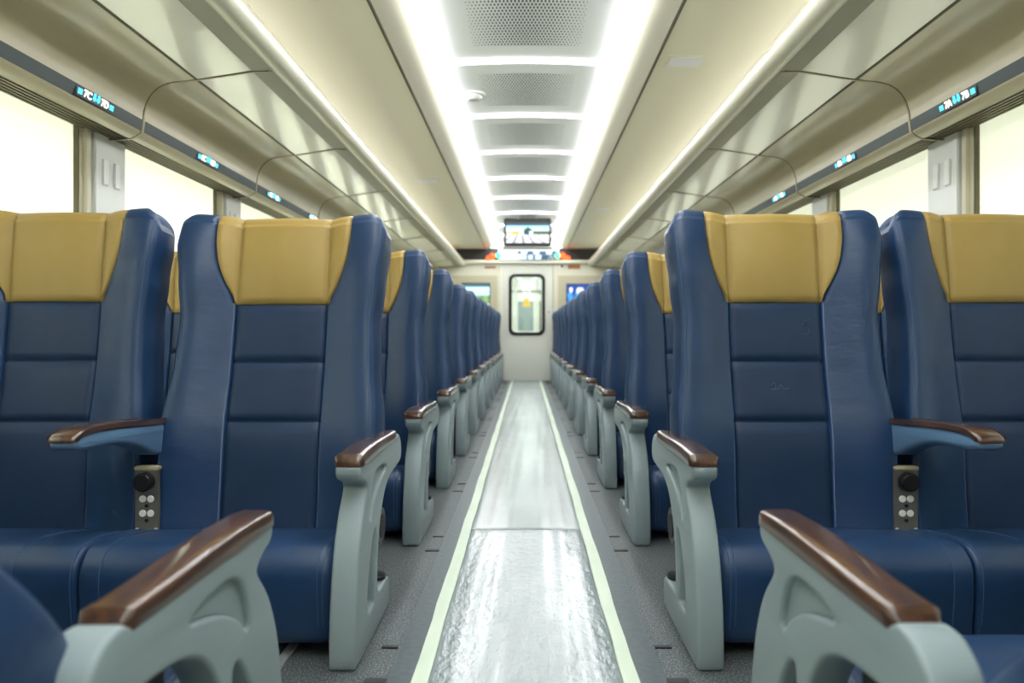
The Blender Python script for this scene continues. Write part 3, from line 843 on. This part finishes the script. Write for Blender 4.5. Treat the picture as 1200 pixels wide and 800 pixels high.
sg = bmesh.new(); c = Vector(((617-617)*q, VS-.008, EYE+(392-355)*q))
vsx = [sg.verts.new(c+Vector(p)) for p in ((-.075, 0, -.07), (.075, 0, -.07), (.082, 0, -.03), (.03, 0, .09), (-.03, 0, .09), (-.082, 0, -.03))]
f = sg.faces.new(vsx); r_ = bmesh.ops.extrude_face_region(sg, geom=[f]); bmesh.ops.translate(sg, vec=(0, .02, 0), verts=[v for v in r_['geom'] if isinstance(v, bmesh.types.BMVert)])
bmobj('yellow_badge', sg, M['yellow'], o)
boxes('hanger', [((617-617)*q-.20, (617-617)*q-.19, VS+.005, VS+.015, EYE+(392-345)*q, 2.2), (.20, .21, VS+.005, VS+.015, EYE+(392-345)*q, 2.2)], M['plate'], o)
tag(o, 'white hanging board with a yellow badge, seen through the end door window', 'sign')
d2 = struct(empty('door_2', (0, VE-.02, 0)))
boxes('door_leaf', [(-.34, .30, -.02, .015, 0, 1.75)], M['door'], d2, .004); boxes('door_frame', [(-.38, -.345, -.03, .015, 0, 1.8), (.305, .34, -.03, .015, 0, 1.8), (-.38, .34, -.03, .015, 1.755, 1.8)], M['plate'], d2)
boxes('pane', [(-.20, .16, -.026, -.018, .85, 1.55)], M['recess'], d2, .002); boxes('red_label', [(-.05, .02, -.026, -.018, .66, .74)], M['label_r'], d2)
tp = tag(boxes('partition_post', [(-.40, -.36, VS-.3, VS-.26, 0, 2.2)], M['plate'], None, .005), 'dark vertical post behind the left edge of the end door pane', 'post')

# hanging monitor
MY = 8.8; km = MY/800
def mx_(px): return (px-617)*km
def mz_(py): return EYE+(392-py)*km
mo = empty('hanging_monitor', (mx_(618.3), MY, ZT))
cxm = mx_(618.3)
def L2(x0, x1, y0, y1, z0, z1): return (x0-cxm, x1-cxm, y0, y1, z0-ZT, z1-ZT)
boxes('casing', [L2(mx_(590.5), mx_(646), 0, .07, mz_(288), mz_(255.5))], M['black'], mo, .012, 3)
boxes('ceiling_bracket', [L2(cxm-.10, cxm+.10, .02, .05, mz_(258), ZT+.02)], M['plate'], mo, .003)
boxes('lower_shelf', [L2(mx_(589), mx_(648), -.01, .08, mz_(291.5), mz_(288.6))], M['plate'], mo, .004)
def scene_pic(u, v):
    if v > .86: return (70, 90, 96)
    if v > .60:
        c = mixc((206, 236, 246), (150, 205, 236), (v-.6)/.26)
        if .40 < u < .62 and v < .80-abs(u-.51)*1.6: c = (66, 90, 84)
        return c
    if v > .42:
        if u > .62: return (70, 92, 70) if v > .48 else (110, 120, 100)
        if .14 < u < .30: return (240, 170, 90)
        if .30 < u < .40: return (225, 232, 236)
        if .40 < u < .55: return (58, 84, 80)
        if .55 < u < .62: return (226, 236, 240)
        return (176, 186, 160)
    k = (u-.35)/(.62-v+.2)
    return (140, 140, 148) if math.sin(k*22) > .45 else (222, 220, 224)
mw = Matrix.Translation((0, -.0015, (mz_(284.5)+mz_(261))/2-ZT)) @ Matrix.Rotation(PI/2, 4, 'X') @ Matrix.Diagonal((mx_(643.5)-mx_(593), mz_(261)-mz_(284.5), 1, 1))
picture('screen', 60, 40, scene_pic, 1.0, mo, mw)
tag(mo, 'black framed monitor hanging from the ceiling, showing a railway picture', 'monitor')
# lit information display above the door
di = empty('information_display', (0, Y1-.09, wz(299)))
di_x0, di_x1 = wx(585), wx(654)
boxes('casing', [(di_x0, di_x1, 0, .09, wz(305)-wz(299), wz(291.5)-wz(299))], M['tray'], di, .004)
rd = random.Random(5); blk = [(rd.random(), rd.random()) for _ in range(40)]
def led_pic(u, v):
    c = (206, 224, 226) if u < .42 or v > .78 else (96, 112, 124)
    if v < .5: c = (60, 84, 104) if u > .34 else (196, 216, 226)
    if .06 < v < .46 and u < .72 and math.sin(u*61)+math.sin(u*37+1) > -.7: c = (196, 222, 255)
    if .55 < v < .9 and u > .3:
        c = (205, 226, 250) if math.sin(u*29+2) > .1 else (70, 88, 98)
    if v < .5 and u > .84: c = (150, 160, 164) if math.sin(u*90+v*12) > 0 else (60, 72, 80)
    return c
mw = Matrix.Translation(((di_x0+di_x1)/2, -.0015, 0)) @ Matrix.Rotation(PI/2, 4, 'X') @ Matrix.Diagonal((di_x1-di_x0-.03, wz(292.5)-wz(304.5), 1, 1))
picture('screen', 90, 10, led_pic, 1.15, di, mw)
tag(di, 'lit pale blue information display strip above the end door', 'display')
for s, nm, xg_, reds in ((-1, 'left', 584.3, ((577.5, 300.5, 3.2), (572.5, 303, 2.6), (575, 302.2, 2.4))), (1, 'right', 653, ((659, 299.8, 3.2), (665.5, 302.8, 2.4), (662, 301.8, 2.6)))):
    g = cyl('green_lamp', (wx(xg_), Y1-.105, wz(300)), 'y', 3.0*K, .02, M['green'], None, 20, .004)
    tag(g, 'green lit lamp at the %s end of the display above the door' % nm, 'signal lamp')
    e = empty('red_lamp', (wx(reds[0][0]), Y1-.06, wz(301)))
    for (a, b, rr) in reds: cyl('lens', (wx(a)-e.location.x, 0, wz(b)-e.location.z), 'y', rr*K, .03, M['red'], e, 18, .004)
    tag(e, 'cluster of red lit lamps on the black header panel, %s of the display' % nm, 'signal lamp')
tag(boxes('wall_label', [wb(568, 581, 311.5, 314.5, 0, .006)], M['label_r'], None, .001, 1), 'small faded reddish label above the left end panel', 'label')
tag(boxes('wall_label', [wb(665.5, 680, 310, 315, 0, .01)], M['label_o'], None, .003, 2), 'brown orange oblong label right of the door top', 'label')
cc = empty('small_camera', (wx(658.5), Y1, wz(312)))
cyl('lens', (0, -.026, 0), 'y', .022, .02, M['black'], cc, 16, .003); cyl('mount', (0, -.01, 0), 'y', .034, .02, M['white'], cc, 20, .004)
tag(cc, 'tiny dark round camera lens beside the door top, right side', 'camera')
def left_pic(u, v):
    if v > .9: return (70, 90, 96)
    if v > .66: return (176, 216, 236)
    if v > .38: return mixc((126, 158, 96), (90, 128, 92), math.sin(u*20)*.5+.5)
    return (206, 208, 190)
def right_pic(u, v):
    c = (70, 140, 214) if math.sin(u*17+v*9) > -.2 else (40, 84, 150)
    if v > .72: c = (46, 70, 130)
    if (u-.16)**2+(v-.82)**2 < .006 or (u-.55)**2*.5+(v-.80)**2 < .012: c = (216, 226, 246)
    if v < .55 and abs(u-.5) < .2: c = (110, 190, 238)
    return c
for (x0, x1, y0, y1, fn, lb) in ((541, 574.5, 331.5, 372, left_pic, 'wall screen with a sky and greenery picture, left of the end door'), (663.5, 693, 332.5, 372, right_pic, 'blue lit wall screen right of the end door')):
    e = empty('wall_screen', (wx((x0+x1)/2), Y1-.02, wz((y0+y1)/2)))
    hx, hz = (wx(x1)-wx(x0))/2, (wz(y0)-wz(y1))/2
    boxes('frame', [(-hx, hx, -.03, 0, -hz, hz)], M['black'], e, .004)
    mw = Matrix.Translation((0, -.0312, 0)) @ Matrix.Rotation(PI/2, 4, 'X') @ Matrix.Diagonal((2*hx-.02, 2*hz-.02, 1, 1))
    picture('screen', 24, 24, fn, 1.0, e, mw); tag(e, lb, 'screen')
